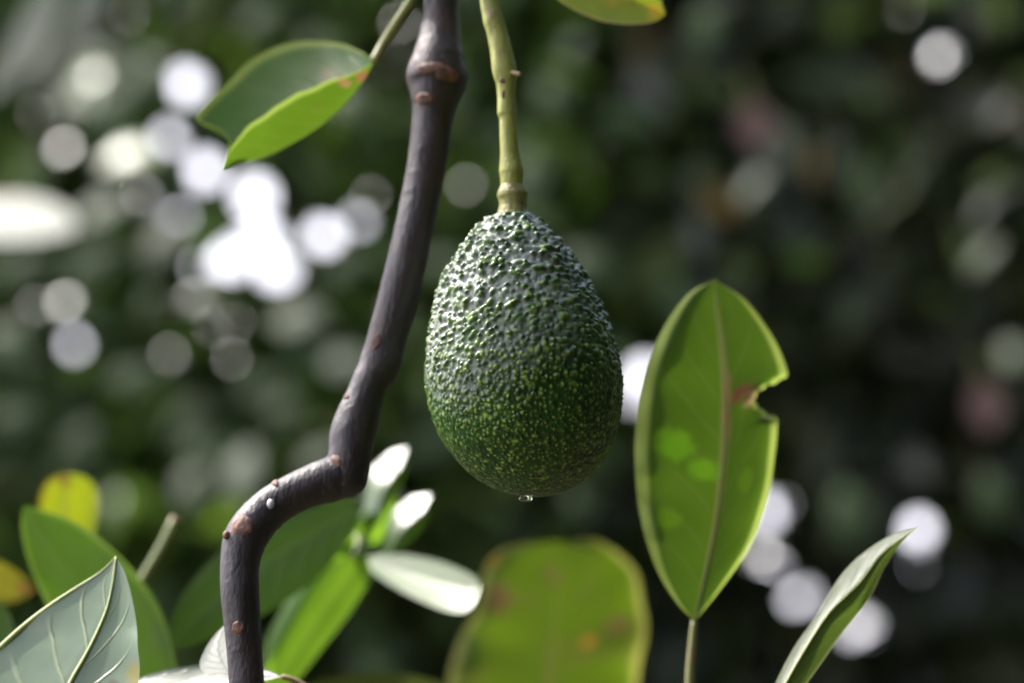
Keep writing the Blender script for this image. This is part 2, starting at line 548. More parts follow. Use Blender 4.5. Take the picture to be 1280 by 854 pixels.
# leaves on the near face of these crowns that the sun reaches and that shine towards the viewpoint:
# pixel, distance, length in metres, kind (0 small glossy, 1 broad dull, 2 green lit through), half-vector wobble in degrees
SHINE = [(20, 520, 4.39, 0.135, 2, 0), (90, 560, 4.44, 0.147, 2, 0), (110, 330, 4.42, 0.145, 2, 0), (170, 470, 4.21, 0.118, 2, 0), (350, 520, 4.48, 0.129, 2, 0), (390, 60, 4.47, 0.097, 2, 0), (330, 20, 4.34, 0.105, 2, 0), (440, 130, 4.36, 0.124, 2, 0), (430, 330, 4.20, 0.103, 2, 0), (140, 130, 4.28, 0.145, 2, 0), (60, 10, 4.43, 0.100, 2, 0), (520, 560, 4.44, 0.098, 2, 0), (560, 330, 4.39, 0.098, 2, 0), (600, 470, 4.20, 0.142, 2, 0), (690, 120, 4.26, 0.103, 2, 0), (740, 330, 4.49, 0.142, 2, 0), (660, 220, 4.29, 0.148, 2, 0), (260, 560, 4.36, 0.131, 2, 0), (10, 430, 4.26, 0.146, 2, 0), (190, 90, 4.41, 0.148, 2, 0), (175, 243, 4.3, 0.025, 0, 3), (463, 245, 4.4, 0.021, 0, 5), (583, 232, 4.2, 0.025, 0, 4), (45, 142, 4.4, 0.019, 0, 6), (42, 448, 4.3, 0.022, 0, 6), (210, 443, 4.4, 0.024, 0, 5), (266, 410, 4.3, 0.021, 0, 6), (295, 403, 4.35, 0.022, 0, 5), (290, 450, 4.3, 0.022, 0, 5), (43, 382, 4.3, 0.022, 0, 5), (500, 28, 4.4, 0.025, 0, 4), (748, 190, 4.5, 0.016, 0, 6.5), (1003, 284, 4.6, 0.016, 0, 5.5), (1130, 14, 4.5, 0.016, 0, 6.5), (1003, 450, 4.6, 0.016, 0, 6.5), (780, 560, 4.5, 0.018, 0, 5.5), (975, 508, 4.6, 0.012, 0, 7.5), (78, 185, 4.2, 0.045, 0, 2), (80, 377, 4.2, 0.045, 0, 2), (1174, 70, 4.4, 0.050, 0, 2), (1002, 742, 4.4, 0.020, 0, 4.5), (955, 692, 4.4, 0.050, 0, 2), (1075, 778, 4.4, 0.050, 0, 2), (160, 20, 4.3, 0.019, 0, 5), (370, 395, 4.4, 0.130, 1, 9), (430, 452, 4.5, 0.110, 1, 12), (715, 60, 4.4, 0.070, 1, 19), (300, 585, 4.3, 0.140, 1, 13), (235, 605, 4.4, 0.100, 1, 14), (400, 570, 4.4, 0.100, 1, 12), (120, 260, 4.3, 0.130, 1, 13), (200, 300, 4.4, 0.130, 1, 14), (1225, 320, 4.3, 0.091, 1, 22), (1262, 440, 4.2, 0.084, 1, 19), (480, 640, 4.3, 0.100, 1, 16), (60, 60, 3.9, 0.130, 1, 11), (95, 120, 4.1, 0.120, 1, 14), (140, 70, 4.2, 0.130, 2, 0), (185, 380, 4.3, 0.080, 2, 0), (30, 330, 4.3, 0.130, 2, 0), (1060, 640, 4.3, 0.140, 2, 0), (1240, 620, 4.3, 0.120, 2, 0), (720, 625, 4.4, 0.080, 2, 0), (330, 480, 4.4, 0.100, 2, 0), (560, 110, 4.4, 0.110, 2, 0), (1080, 230, 4.5, 0.120, 2, 0), (880, 30, 4.4, 0.120, 2, 0), (230, 520, 4.4, 0.120, 2, 0), (500, 400, 4.5, 0.100, 2, 0)]
SHINE_P = np.array([tuple(at(q[0], q[1], q[2])) for q in SHINE])
tree_roots = []
for i, (tx, ty, tz, rad, n, mi, lab) in enumerate(TREES):
    t = empty('avocado_tree', (tx, ty, 0), lab, 'tree', 'avocado trees in the background')
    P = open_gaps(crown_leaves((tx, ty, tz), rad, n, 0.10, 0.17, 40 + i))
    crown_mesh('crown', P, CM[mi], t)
    top = tz + rad[2] * 0.5
    tree_roots.append(t)
    tube('trunk', [(tx, ty, -0.05), (tx + .04, ty, .5), (tx - .05, ty + .05, 1.2), (tx + .05, ty + .1, tz), (tx, ty + .1, top)],
         [.15, .11, .095, .07, .02], M_TRUNK, t, 12, 30)
    for k in range(7):
        a = 2 * math.pi * k / 7 + i
        z0 = 0.9 + 0.25 * k
        tube('limb', [(tx, ty + .05, z0), (tx + .5 * math.cos(a), ty + .35 * math.sin(a) + .1, z0 + .35), (tx + 1.2 * math.cos(a), ty + .7 * math.sin(a) + .1, z0 + .6)],
             [.05, .035, .01], M_TRUNK, t, 8, 14)

# ------------------------------------------------------------------ leaves built one by one
LEAVES = 'avocado leaves around the fruit'


def blade_geo(A, M, B, bulge=0.0, nu=44, nv=9, curl=0.0, ripple=0.0, seed=0):
    """surface lofted edge A - midrib M - edge B"""
    A, M, B = (resample(c, nu) for c in (A, M, B))
    T = np.gradient(M, axis=0)
    nrm = np.cross(T, B - A + 1e-9)
    ln = np.linalg.norm(nrm, axis=1)[:, None]
    nrm = np.where(ln > 1e-12, nrm / np.maximum(ln, 1e-12), 0)
    k = max(1, nu // 8)
    nrm[:k] = nrm[k]; nrm[-k:] = nrm[-k - 1]
    wd = np.linalg.norm(B - A, axis=1)[:, None]
    V, UV = [], []
    vs = np.r_[np.linspace(-1, 0, nv, endpoint=False), np.linspace(0, 1, nv + 1)]
    ug = np.linspace(0, 1, nu)
    for v in vs:
        a = abs(v)
        E = A if v < 0 else B
        P = M + (E - M) * a + nrm * wd * (bulge * a * (1 - a)) + nrm * wd * (curl * max(0, a - .72) ** 2)
        if ripple:
            P = P + nrm * (ripple * a * a * (np.sin(ug * 23 + seed + (0 if v < 0 else 2)) * .6 + np.sin(ug * 41 + 2 * seed + 3 * (v > 0)) * .4) * np.sin(ug * math.pi))[:, None]
        V.append(P)
        UV += [(x, v * .5 + .5) for x in ug]
    V = np.concatenate(V)
    F = []
    for j in range(len(vs) - 1):
        for i in range(nu - 1):
            F.append((j * nu + i, j * nu + i + 1, (j + 1) * nu + i + 1, (j + 1) * nu + i))
    return V, F, UV, M, A, B


def px3(lst, Y):
    return [at(p[0], p[1], Y + (p[2] if len(p) > 2 else 0.0)) for p in lst]


def shine_plane(lst, Y, anchor, wob=(0, 0)):
    """pixels laid on the tilted plane through the anchor that mirrors the sun to the viewpoint; a third value lifts off it"""
    c = at(anchor[0], anchor[1], Y)
    n = (SUNV + (EYE - c).normalized()).normalized()
    n = (Matrix.Rotation(R(wob[0]), 3, 'X') @ Matrix.Rotation(R(wob[1]), 3, 'Z') @ n).normalized()
    out = []
    for p in lst:
        d = at(p[0], p[1], 1.0) - EYE
        t = (c - EYE).dot(n) / d.dot(n)
        out.append(EYE + d * t + n * (p[2] if len(p) > 2 else 0.0))
    return out


def blade(parent, A, M, B, Y, mat, rib=None, rib_r=0.0007, rim=None, rim_r=0.0006, name='blade', shine=None, half=False, **kw):
    if shine and half:          # only the A side of the blade mirrors the sun; the B side hangs from the midrib
        A, M = shine_plane(A, Y, *shine), shine_plane(M, Y, *shine)
        ym = resample(M, 60)[:, 1]
        B = [at(p[0], p[1], float(np.interp(k / (len(B) - 1), np.linspace(0, 1, 60), ym)) + (p[2] if len(p) > 2 else 0)) for k, p in enumerate(B)]
    elif shine:
        A, M, B = (shine_plane(c, Y, *shine) for c in (A, M, B))
    else:
        A, M, B = (px3(c, Y) for c in (A, M, B))
    V, F, UV, Mc, Ac, Bc = blade_geo(A, M, B, **kw)
    o = mesh_obj(name, V, F, mat, parent, UV)
    if rib:
        r = rib_r * (1 - 0.75 * np.linspace(0, 1, len(Mc)))
        v, f, uv = tube_geo(Mc + np.array([0, -rib_r * .3, 0]), r, 8)
        mesh_obj('midrib', v, f, rib, parent, uv)
    for edge, mt in ((Ac, rim and rim[0]), (Bc, rim and rim[1])):
        if mt:
            r = rim_r * np.sin(np.linspace(0.25, math.pi - .12, len(edge)))
            v, f, uv = tube_geo(edge, r, 8)
            mesh_obj('leaf_margin', v, f, mt, parent, uv)
    return o


def leaf(label, Y, A, M, B, mat, stalk=None, stalk_r=(.0012, .0010), stalk_mat=None, group=LEAVES, **kw):
    t = empty('avocado_leaf', at(M[0][0], M[0][1], Y), label, 'leaf', group)
    blade(t, A, M, B, Y, mat, **kw)
    if stalk:
        rr = np.linspace(stalk_r[0], stalk_r[1], len(stalk))
        tube('leaf_stalk', px3(stalk, Y), rr, stalk_mat or M_TWIG, t, 10, 24)
    return t


SH_MAT = [leaf_mat('shining_leaf', (0.05, 0.075, 0.03), (0.08, 0.14, 0.02), sec_amt=.1, rough=.27, tfac=.2, sheen=.7),
          leaf_mat('dull_leaf', (0.07, 0.10, 0.05), (0.08, 0.14, 0.03), sec_amt=.1, rough=.66, tfac=.3, sheen=.5),
          leaf_mat('sunlit_leaf', (0.05, 0.10, 0.015), (0.12, 0.27, 0.015), sec_amt=.1, rough=.5, tfac=.6)]
for q, c in zip(SHINE, SHINE_P):
    root = tree_roots[0] if c[0] < 0.05 else tree_roots[1]
    n_ = (SUNV + (EYE - Vector(c)).normalized()).normalized() if q[4] < 2 else Vector((-.2, -.75, .3)).normalized()
    n_ = (Matrix.Rotation(R(q[5]) * rng.uniform(.5, 1), 3, 'X') @ Matrix.Rotation(R(q[5]) * rng.uniform(-1, 1), 3, 'Z') @ n_).normalized()
    d_ = n_.cross(Vector((rng.normal(), rng.normal(), rng.normal()))).normalized()
    s_ = n_.cross(d_)
    L_ = q[3]; W_ = L_ * .24
    c = Vector(c)
    sag = L_ * (.05 if q[4] == 0 else .10)
    mid_ = [c + d_ * L_ * (k - .5) - n_ * sag * (2 * k - 1) ** 2 for k in (0, .25, .5, .75, 1)]
    ed = [[mid_[k] + s_ * sg * W_ * w_ - n_ * L_ * .02 * (w_ > 0) for k, w_ in enumerate((0, .85, 1, .7, 0))] for sg in (1, -1)]
    Vv, Ff, Uu, *_r = blade_geo(ed[0], mid_, ed[1], bulge=.05, nu=10, nv=2)
    mesh_obj('leaf', Vv, Ff, SH_MAT[q[4]], root, Uu)

BROWN = (0.10, 0.045, 0.025)
LIME = (0.16, 0.28, 0.02)

# --- tall upright leaf with a bite out of its edge, right of the fruit
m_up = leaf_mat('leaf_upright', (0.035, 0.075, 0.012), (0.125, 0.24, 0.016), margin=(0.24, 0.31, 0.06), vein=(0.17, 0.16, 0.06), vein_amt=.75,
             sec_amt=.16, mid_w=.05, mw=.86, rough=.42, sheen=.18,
             spots=[(.50, -.55, .055, .26, (.11, .26, .01), .7), (.44, -.22, .04, .22, (.11, .26, .01), .65), (.39, .45, .04, .2, (.10, .20, .01), .5),  # lime spots: sun dapples painted into the leaf colour
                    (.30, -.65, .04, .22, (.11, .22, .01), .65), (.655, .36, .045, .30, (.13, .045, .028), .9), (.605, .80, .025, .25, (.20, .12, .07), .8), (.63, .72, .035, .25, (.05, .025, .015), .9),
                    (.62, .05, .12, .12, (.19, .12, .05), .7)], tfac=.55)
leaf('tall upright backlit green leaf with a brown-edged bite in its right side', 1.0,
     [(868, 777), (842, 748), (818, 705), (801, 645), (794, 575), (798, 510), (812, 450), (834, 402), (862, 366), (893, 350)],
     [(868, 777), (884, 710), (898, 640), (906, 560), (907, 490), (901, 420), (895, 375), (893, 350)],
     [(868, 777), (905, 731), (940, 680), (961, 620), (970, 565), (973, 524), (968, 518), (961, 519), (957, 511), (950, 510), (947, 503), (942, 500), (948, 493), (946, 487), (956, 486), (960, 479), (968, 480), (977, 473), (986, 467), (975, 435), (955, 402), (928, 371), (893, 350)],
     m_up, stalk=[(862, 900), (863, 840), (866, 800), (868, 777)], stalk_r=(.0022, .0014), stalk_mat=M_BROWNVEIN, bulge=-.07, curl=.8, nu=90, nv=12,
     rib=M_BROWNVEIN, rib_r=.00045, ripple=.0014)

# --- folded leaf on a twig, upper left
m = leaf_mat('leaf_folded', (0.036, 0.095, 0.012), (0.12, 0.225, 0.012), margin=(0.18, 0.24, 0.04), vein=(0.16, 0.2, 0.05), vein_amt=.5, mw=.93, sec_amt=.12,
             rough=.40, sheen=.14, spots=[(.10, -.5, .05, .6, (.16, .06, .03), .9), (.20, -.75, .04, .3, (.2, .1, .05), .7), (.97, .7, .08, .6, (.03, .015, .01), 1),
                               (.30, .5, .05, .2, (.15, .10, .03), .5)], tfac=.55, fleck=.5)
leaf('folded boat-shaped green leaf hanging left of the dark branch top', 0.965,
     [(468, 76), (448, 89), (425, 97), (395, 107), (355, 127), (315, 155), (288, 186), (277, 213)],
     [(468, 76, .002), (456, 98, .006), (430, 131, .014), (392, 163, .018), (345, 190, .018), (305, 205, .012), (277, 213, .002)],
     [(468, 76, .004), (450, 64, .022), (415, 52, .036), (370, 53, .045), (325, 68, .048), (288, 98, .045), (260, 128, .038), (244, 148, .032), (262, 156, .024), (284, 168, .016), (284, 190, .008), (277, 213, .002)],
     m, stalk=[(527, -22, -.02), (514, 2, -.012), (497, 28, -.006), (482, 52, 0), (468, 78, 0)], stalk_r=(.0021, .0024), bulge=.16, nu=60, ripple=.0006)

# --- yellowing leaf entering at the top edge
m = leaf_mat('leaf_yellow', (0.16, 0.20, 0.012), (0.55, 0.70, 0.02), margin=(0.34, 0.30, 0.07), vein=(.25, .26, .06), mw=.93, rough=.4, tfac=.6,
             patch=((0.30, 0.25, 0.01), .9, 55), spots=[(.93, .1, .10, .9, (.42, .30, .02), .9), (.62, .1, .04, .5, (.36, .28, .02), .8), (.75, -.1, .03, .5, (.20, .10, .02), .6)])
leaf('yellow-green leaf tip entering at the top edge above the fruit', 0.97,
     [(660, -40), (700, -62), (750, -60), (795, -40), (822, -8), (832, 18)],
     [(660, -40, .006), (705, -28, .006), (755, -14, .004), (800, 4, .002), (832, 18)],
     [(660, -40, .0), (690, -6, -.004), (722, 15, -.006), (762, 29, -.006), (800, 30, -.004), (822, 26, -.001), (832, 18)],
     m, stalk=[(620, -75), (640, -58), (660, -40)], bulge=.05, ripple=.0004)

# --- slim leaf at right, folded: pale upper face and green side
m = leaf_mat('leaf_slim', (0.055, 0.095, 0.02), (0.16, 0.25, 0.03), margin=(0.22, 0.25, 0.10), vein=(.22, .26, .10), mw=.93, rough=.40, tfac=.45, sheen=.5)
leaf('slim pointed leaf leaning right at the lower right, pale on its upper face', 0.955,
     [(925, 960), (955, 885), (988, 817), (1018, 772), (1041, 734), (1061, 708), (1089, 684), (1121, 666), (1147, 659)],
     [(925, 960), (968, 880), (1000, 822), (1033, 770), (1056, 746), (1076, 726), (1099, 695), (1123, 675), (1147, 659)],
     [(925, 960, 0), (985, 886, .006), (1022, 836, .008), (1050, 796, .009), (1080, 758, .009), (1094, 735, .009), (1102, 716, .008), (1116, 693, .006), (1131, 674, .003), (1147, 659)],
     m, rib=M_PALEVEIN, rib_r=.0006, shine=((1060, 740), (7, 4)), half=True, bulge=.06, nu=60, stalk=[(900, 1010), (925, 960)])

# --- broad round-tipped leaf close to the lens, bottom centre
m = leaf_mat('leaf_broad', (0.05, 0.085, 0.012), (0.17, 0.285, 0.012), margin=(0.24, 0.25, 0.05), vein=(.15, .14, .03), vein_amt=.4, sec_amt=.1, mw=.92, rough=.46, tfac=.62, sheen=.3,
             patch=((0.10, 0.105, 0.02), .45, 60), spots=[(.60, .38, .025, .12, (.30, .15, .02), .9), (.80, -.95, .03, .10, (.34, .22, .02), .9), (.70, -.75, .06, .2, (.13, .07, .03), .8),
                                                        (.63, .7, .04, .2, (.13, .08, .03), .7), (.86, -.1, .05, .3, (.12, .09, .03), .5)])
leaf('broad blurred olive-green leaf with yellow edges at the bottom under the fruit', 0.68,
     [(640, 1010), (578, 930), (560, 860), (572, 805), (592, 768), (600, 742), (604, 714), (620, 692), (650, 681), (692, 676)],
     [(640, 1010), (672, 920), (688, 840), (696, 770), (697, 715), (692, 676)],
     [(640, 1010), (735, 950), (790, 880), (801, 825), (809, 785), (803, 750), (797, 716), (781, 697), (760, 682), (738, 673), (716, 679), (692, 676)],
     m, bulge=.02, curl=.5, ripple=.0013, nu=70, seed=2, stalk=[(610, 1060), (640, 1010)])

# --- grey-green leaf, lower left corner, veins seen
m = leaf_mat('leaf_grey', (0.15, 0.22, 0.115), (0.10, 0.15, 0.06), vein=(.30, .34, .16), vein_amt=.6, sec_amt=.55, mid_w=.025, rough=.34, tfac=.25, sheen=.7, nsec=6,
             spots=[(.55, .95, .06, .25, (.22, .20, .02), 1), (.50, .6, .03, .15, (.10, .07, .04), .7)])
leaf('grey-green waxy leaf with pale veins and a thick yellow edge, lower left corner', 0.93,
     [(20, 985), (-55, 925), (-40, 850), (5, 805), (34, 779), (64, 756), (97, 734), (126, 715), (145, 696)],
     [(20, 985), (60, 910), (90, 850), (107, 820), (122, 790), (134, 760), (141, 728), (145, 696)],
     [(20, 985), (115, 945), (160, 895), (173, 848), (173, 808), (169, 770), (163, 740), (156, 716), (145, 696)],
     m, shine=((120, 780), (21, 10)), rib=M_PALEVEIN, rib_r=.0012, rim=(M_PALEVEIN, None), rim_r=.0011, bulge=.06, nu=60, ripple=.0008, stalk=[(0, 1050), (20, 985)])

# --- green leaf behind it
m = leaf_mat('leaf_green', (0.055, 0.10, 0.015), (0.13, 0.27, 0.02), margin=(0.12, 0.2, 0.03), vein=(.12, .17, .03), vein_amt=.3, sec_amt=.08, mw=.9, rough=.4, tfac=.55)
leaf('broad bright green leaf standing behind the grey-green corner leaf', 1.09,
     [(190, 960), (130, 890), (80, 800), (52, 740), (36, 700), (27, 660), (30, 632)],
     [(190, 960), (165, 870), (130, 790), (95, 730), (60, 680), (30, 632)],
     [(190, 960), (222, 880), (218, 815), (200, 760), (165, 710), (128, 676), (85, 648), (30, 632)],
     m, bulge=.10, ripple=.001, curl=-.8, stalk=[(210, 1030), (190, 960)])
m = leaf_mat('leaf_small_yellow', (0.22, 0.25, 0.01), (0.60, 0.72, 0.012), vein=(.3, .3, .04), vein_amt=.3, sec_amt=.05, rough=.45, tfac=.6,
             spots=[(.96, -.4, .10, .7, (.14, .05, .02), .9), (.80, -.97, .15, .2, (.2, .11, .02), .7)])
leaf('small round yellow leaf tip with browned top above the bright green leaf', 1.2,
     [(90, 760), (68, 700), (54, 655), (50, 622), (62, 600), (86, 591)],
     [(90, 760), (90, 690), (87, 640), (86, 591)],
     [(90, 760), (108, 700), (120, 655), (123, 622), (112, 600), (86, 591)],
     m, bulge=.1, stalk=[(92, 820), (90, 760)])
m = leaf_mat('leaf_edge_yellow', (0.15, 0.15, 0.01), (0.42, 0.40, 0.015), vein=(.2, .2, .03), vein_amt=.3, sec_amt=.05, rough=.45, tfac=.55,
             spots=[(.95, 0, .15, 1, (.16, .06, .02), .9)])
leaf('blurred yellow-brown leaf at the left edge beside the bright green leaf', 1.2,
     [(-90, 700), (-50, 690), (-5, 700), (25, 718), (44, 738)],
     [(-90, 700), (-45, 712), (0, 726), (44, 738)],
     [(-90, 700), (-60, 735), (-15, 752), (20, 752), (44, 738)], m, bulge=.1, stalk=[(-130, 690), (-90, 700)])
m_dark = leaf_mat('leaf_dark', (0.035, 0.07, 0.015), (0.07, 0.15, 0.015), vein=(.10, .15, .03), vein_amt=.3, sec_amt=.08, rough=.4, tfac=.45)
leaf('dark green leaf tip just inside the left edge below the yellow-brown leaf', 1.08,
     [(-110, 880), (-80, 800), (-45, 760), (-15, 748), (2, 752)],
     [(-110, 880), (-60, 830), (-25, 790), (2, 752)],
     [(-110, 880), (-40, 880), (5, 840), (18, 800), (14, 772), (2, 752)], m_dark, bulge=.1, stalk=[(-140, 930), (-110, 880)])

# --- pale leaf crossing under the branch foot, bottom left
m = leaf_mat('leaf_pale_flat', (0.16, 0.19, 0.13), (0.16, 0.2, 0.1), vein=(.3, .3, .2), vein_amt=.3, sec_amt=.15, rough=.36, tfac=.25, sheen=.6)
leaf('shiny white-looking leaf lying flat across the foot of the dark branch', 0.965,
     [(120, 872), (150, 856), (200, 840), (245, 832), (290, 830), (330, 836), (352, 846)],
     [(120, 872), (180, 858), (240, 847, -.001), (300, 843), (352, 846)],
     [(120, 872), (180, 876), (240, 866), (300, 856), (335, 850), (352, 846)], m, shine=((240, 847), (5, 6)), bulge=.05, curl=-.3,
     stalk=[(352, 846), (366, 850), (384, 860), (410, 880)], stalk_r=(.0010, .0014), stalk_mat=M_TAN)
m = leaf_mat('leaf_pale_speckled', (0.20, 0.22, 0.18), (0.16, 0.2, 0.1), vein=(.3, .3, .2), vein_amt=.2, sec_amt=.1, rough=.42, tfac=.25, sheen=.6, fleck=.6, fleck_col=(.12, .13, .09))
leaf('small speckled white-looking leaf peeping out left of the branch foot', 0.945,
     [(300, 850), (270, 850), (250, 834), (256, 812), (268, 794), (280, 782)],
     [(300, 850), (284, 838), (274, 820), (272, 804), (280, 782)],
     [(300, 850), (308, 830), (304, 806), (294, 790), (280, 782)], m, shine=((280, 815), (8, 9)), bulge=.05)

# --- sprig of leaves behind the lower branch
sp = empty('leaf_sprig', at(446, 692, 1.14), 'blurred sprig of green leaves fanning out behind the bend of the branch, some shining white', 'leaf sprig')
m_g = leaf_mat('sprig_leaf', (0.06, 0.125, 0.02), (0.32, 0.60, 0.03), margin=(.14, .24, .04), vein=(.2, .26, .08), vein_amt=.4, sec_amt=.08, mw=.93, rough=.45, tfac=.6, sheen=.1)
m_t = leaf_mat('sprig_leaf_glossy', (0.06, 0.12, 0.02), (0.26, 0.50, 0.03), vein=(.2, .26, .08), vein_amt=.3, sec_amt=.06, rough=.36, tfac=.42, sheen=.9)
m_w = leaf_mat('sprig_leaf_waxy', (0.13, 0.19, 0.07), (0.26, 0.48, 0.04), vein=(.22, .26, .12), vein_amt=.2, sec_amt=.06, rough=.46, tfac=.36, sheen=1.0,
               spots=[(.80, -.4, .05, .35, (.10, .07, .04), .6)])


def sprig_leaf(label, dY, A, M, B, mat, **kw):
    o = blade(sp, A, M, B, 1.19 + dY, mat, name='leaf', **kw)
    if label: o['label'] = label
    return o


sprig_leaf('white shining leaf lying to the right', -.04,
           [(450, 699), (475, 694), (510, 694), (550, 702), (585, 716), (610, 734)],
           [(450, 699), (490, 709, -.003), (540, 722, -.004), (580, 731, -.003), (610, 734)],
           [(450, 699), (480, 726), (525, 751), (568, 766), (598, 758), (610, 734)], m_w, shine=((540, 722), (0, 0)), bulge=.02)
sprig_leaf('narrow leaf with a white shining tip, lower of two', .0,
           [(435, 705, -.02), (462, 672, -.008), (490, 640, 0), (515, 622, 0), (538, 619)],
           [(435, 705, -.02), (470, 688, -.008), (502, 664, 0), (526, 642, 0), (538, 619)],
           [(435, 705), (475, 702, .006), (509, 680, .008), (534, 650, .006), (538, 619)], m_t, shine=((510, 650), (0, 0)), half=True, bulge=.05)
sprig_leaf('narrow leaf with a white shining tip, upper of two', .02,
           [(425, 690, -.02), (440, 640, -.01), (460, 598, 0), (486, 568, 0), (508, 560)],
           [(425, 690, -.02), (452, 650, -.01), (480, 612, 0), (500, 584, 0), (508, 560)],
           [(425, 690), (462, 660, .006), (490, 622, .008), (508, 588, .006), (508, 560)], m_t, shine=((483, 595), (0, 0)), half=True, bulge=.05)
sprig_leaf(None, .02, [(462, 640), (430, 648), (395, 690), (362, 745), (335, 800), (318, 860)], [(462, 640, -.01), (432, 668, -.012), (398, 715, -.014), (362, 775, -.012), (318, 860)],
           [(462, 640), (448, 680, .006), (415, 735, .01), (380, 790, .01), (345, 840, .006), (318, 860)], m_g, bulge=.04)
sprig_leaf(None, -.03, [(458, 690), (425, 700), (390, 740), (360, 790), (342, 830), (328, 880)], [(458, 690), (432, 728), (398, 775), (362, 830), (328, 880)],
           [(458, 690), (462, 722), (440, 762), (402, 812), (364, 858), (328, 880)], m_g, bulge=.06)
sprig_leaf('dark green leaf passing behind the branch', -.07, [(455, 632), (420, 628), (370, 640), (310, 662), (258, 705), (222, 755), (205, 815)], [(455, 632), (410, 656), (350, 690), (285, 735), (205, 815)],
           [(455, 632), (432, 680), (390, 728), (330, 768), (265, 798), (205, 815)], m_dark, bulge=.06)
sprig_leaf(None, .05, [(448, 688), (405, 700), (372, 742), (348, 800), (338, 858)], [(448, 688, -.01), (412, 718, -.012), (378, 766, -.012), (338, 858)],
           [(448, 688), (430, 730, .006), (400, 775, .008), (366, 815, .006), (338, 858)], m_g, bulge=.05)
sprig_leaf(None, .04, [(446, 684), (452, 650), (474, 630), (496, 622)], [(446, 684, -.006), (464, 662, -.006), (496, 622)], [(446, 684), (472, 676, .004), (492, 650, .004), (496, 622)], m_g, bulge=.05)
tube('twig', px3([(330, 930, .03), (365, 830, .03), (410, 752, .03), (446, 692, 0), (446, 668, .01)], 1.16), [.002, .002, .0018, .0016, .001], M_TWIG, sp, 10, 24)

leaf('blurred olive leaf edge along the bottom between the branch and broad leaf', 1.2,
     [(330, 890), (385, 856), (440, 842), (500, 842), (555, 856), (590, 880)],
     [(330, 890), (420, 890), (500, 890), (590, 880)],
     [(330, 890), (400, 930), (500, 935), (590, 880)],
     leaf_mat('leaf_olive', (0.09, 0.11, 0.03), (0.16, 0.2, 0.03), vein=(.2, .2, .05), vein_amt=.2, sec_amt=.05, tfac=.5), bulge=.05, stalk=[(280, 905), (330, 890)])

# pale leaves much farther back, blurred at the left edge
m_far = leaf_mat('far_pale_leaf', (0.10, 0.13, 0.08), (0.10, 0.15, 0.04), rough=.5, tfac=.3, sec_amt=.1, spots=[(.45, -.8, .12, .5, (.14, .07, .05), .8)])
leaf('big blurred leaf shining white at the left edge, level with the fruit stalk', 2.5,
     [(-80, 262), (-40, 250), (0, 246), (40, 246), (80, 260), (96, 278)], [(-80, 272), (0, 274), (50, 276), (96, 278)], [(-80, 285), (-30, 298), (20, 300), (65, 296), (90, 288), (96, 278)],
     m_far, shine=((30, 272), (4, 7)), stalk=[(-120, 270), (-80, 272)], stalk_r=(.003, .003))
m_far2 = leaf_mat('far_grey_leaf', (0.10, 0.12, 0.08), (0.08, 0.12, 0.04), rough=.6, tfac=.3, sec_amt=.1)
for lab_, dx, an in (('blurred grey leaf streaking down to the left in the top left corner', 0, 24), ('second blurred grey leaf streak, right of the one in the top left corner', 52, 27)):
    leaf(lab_, 2.6, [(75 + dx, -40), (50 + dx, -15), (20 + dx, 30), (-5 + dx, 80), (-20 + dx, 130)], [(75 + dx, -40), (60 + dx, 0), (35 + dx, 45), (8 + dx, 90), (-20 + dx, 130)],
         [(75 + dx, -40), (76 + dx, 10), (52 + dx, 58), (22 + dx, 100), (-20 + dx, 130)], m_far2, shine=((30 + dx, 45), (an, 6)), stalk=[(85 + dx, -80), (75 + dx, -40)], stalk_r=(.003, .003))
m_pink = leaf_mat('young_red_leaf', (0.10, 0.04, 0.03), (0.16, 0.055, 0.035), rough=.5, tfac=.4, sec_amt=.1)
for lab_, x, y in (('blurred reddish young leaf in the dark foliage at upper right', 945, 155), ('blurred reddish young leaf near the right edge, level with the upright leaf', 1235, 505)):
    leaf(lab_, 3.6, [(x - 8, y - 34), (x - 24, y - 5), (x - 18, y + 18), (x, y + 36)], [(x - 8, y - 34), (x - 4, y), (x, y + 36)], [(x - 8, y - 34), (x + 18, y - 12), (x + 20, y + 14), (x, y + 36)],
         m_pink, shine=((x, y), (36, 14)), stalk=[(x - 12, y - 60), (x - 8, y - 34)], stalk_r=(.003, .003))

# bare broken twig, lower left
tw = empty('twig', at(160, 760, 1.12), 'short bare yellow-green twig stub slanting up behind the corner leaves', 'twig')
tube('stem', px3([(130, 820), (158, 765), (182, 722), (203, 685), (219, 652)], 1.12), [.0034, .0032, .0030, .0029, .0028], M_TWIG, tw, 12, 24)
tube('cut_end', px3([(219, 652, -.0002), (221, 648, -.0002)], 1.12), [.0030, .0026], M_TAN, tw, 12, 5)

# ------------------------------------------------------------------ the branch
BY = 0.935
br = empty('tree_branch', at(560, -60, BY), 'dark purplish-brown crooked branch running from top to bottom left of the fruit', 'branch')
PXM = BY / FPX
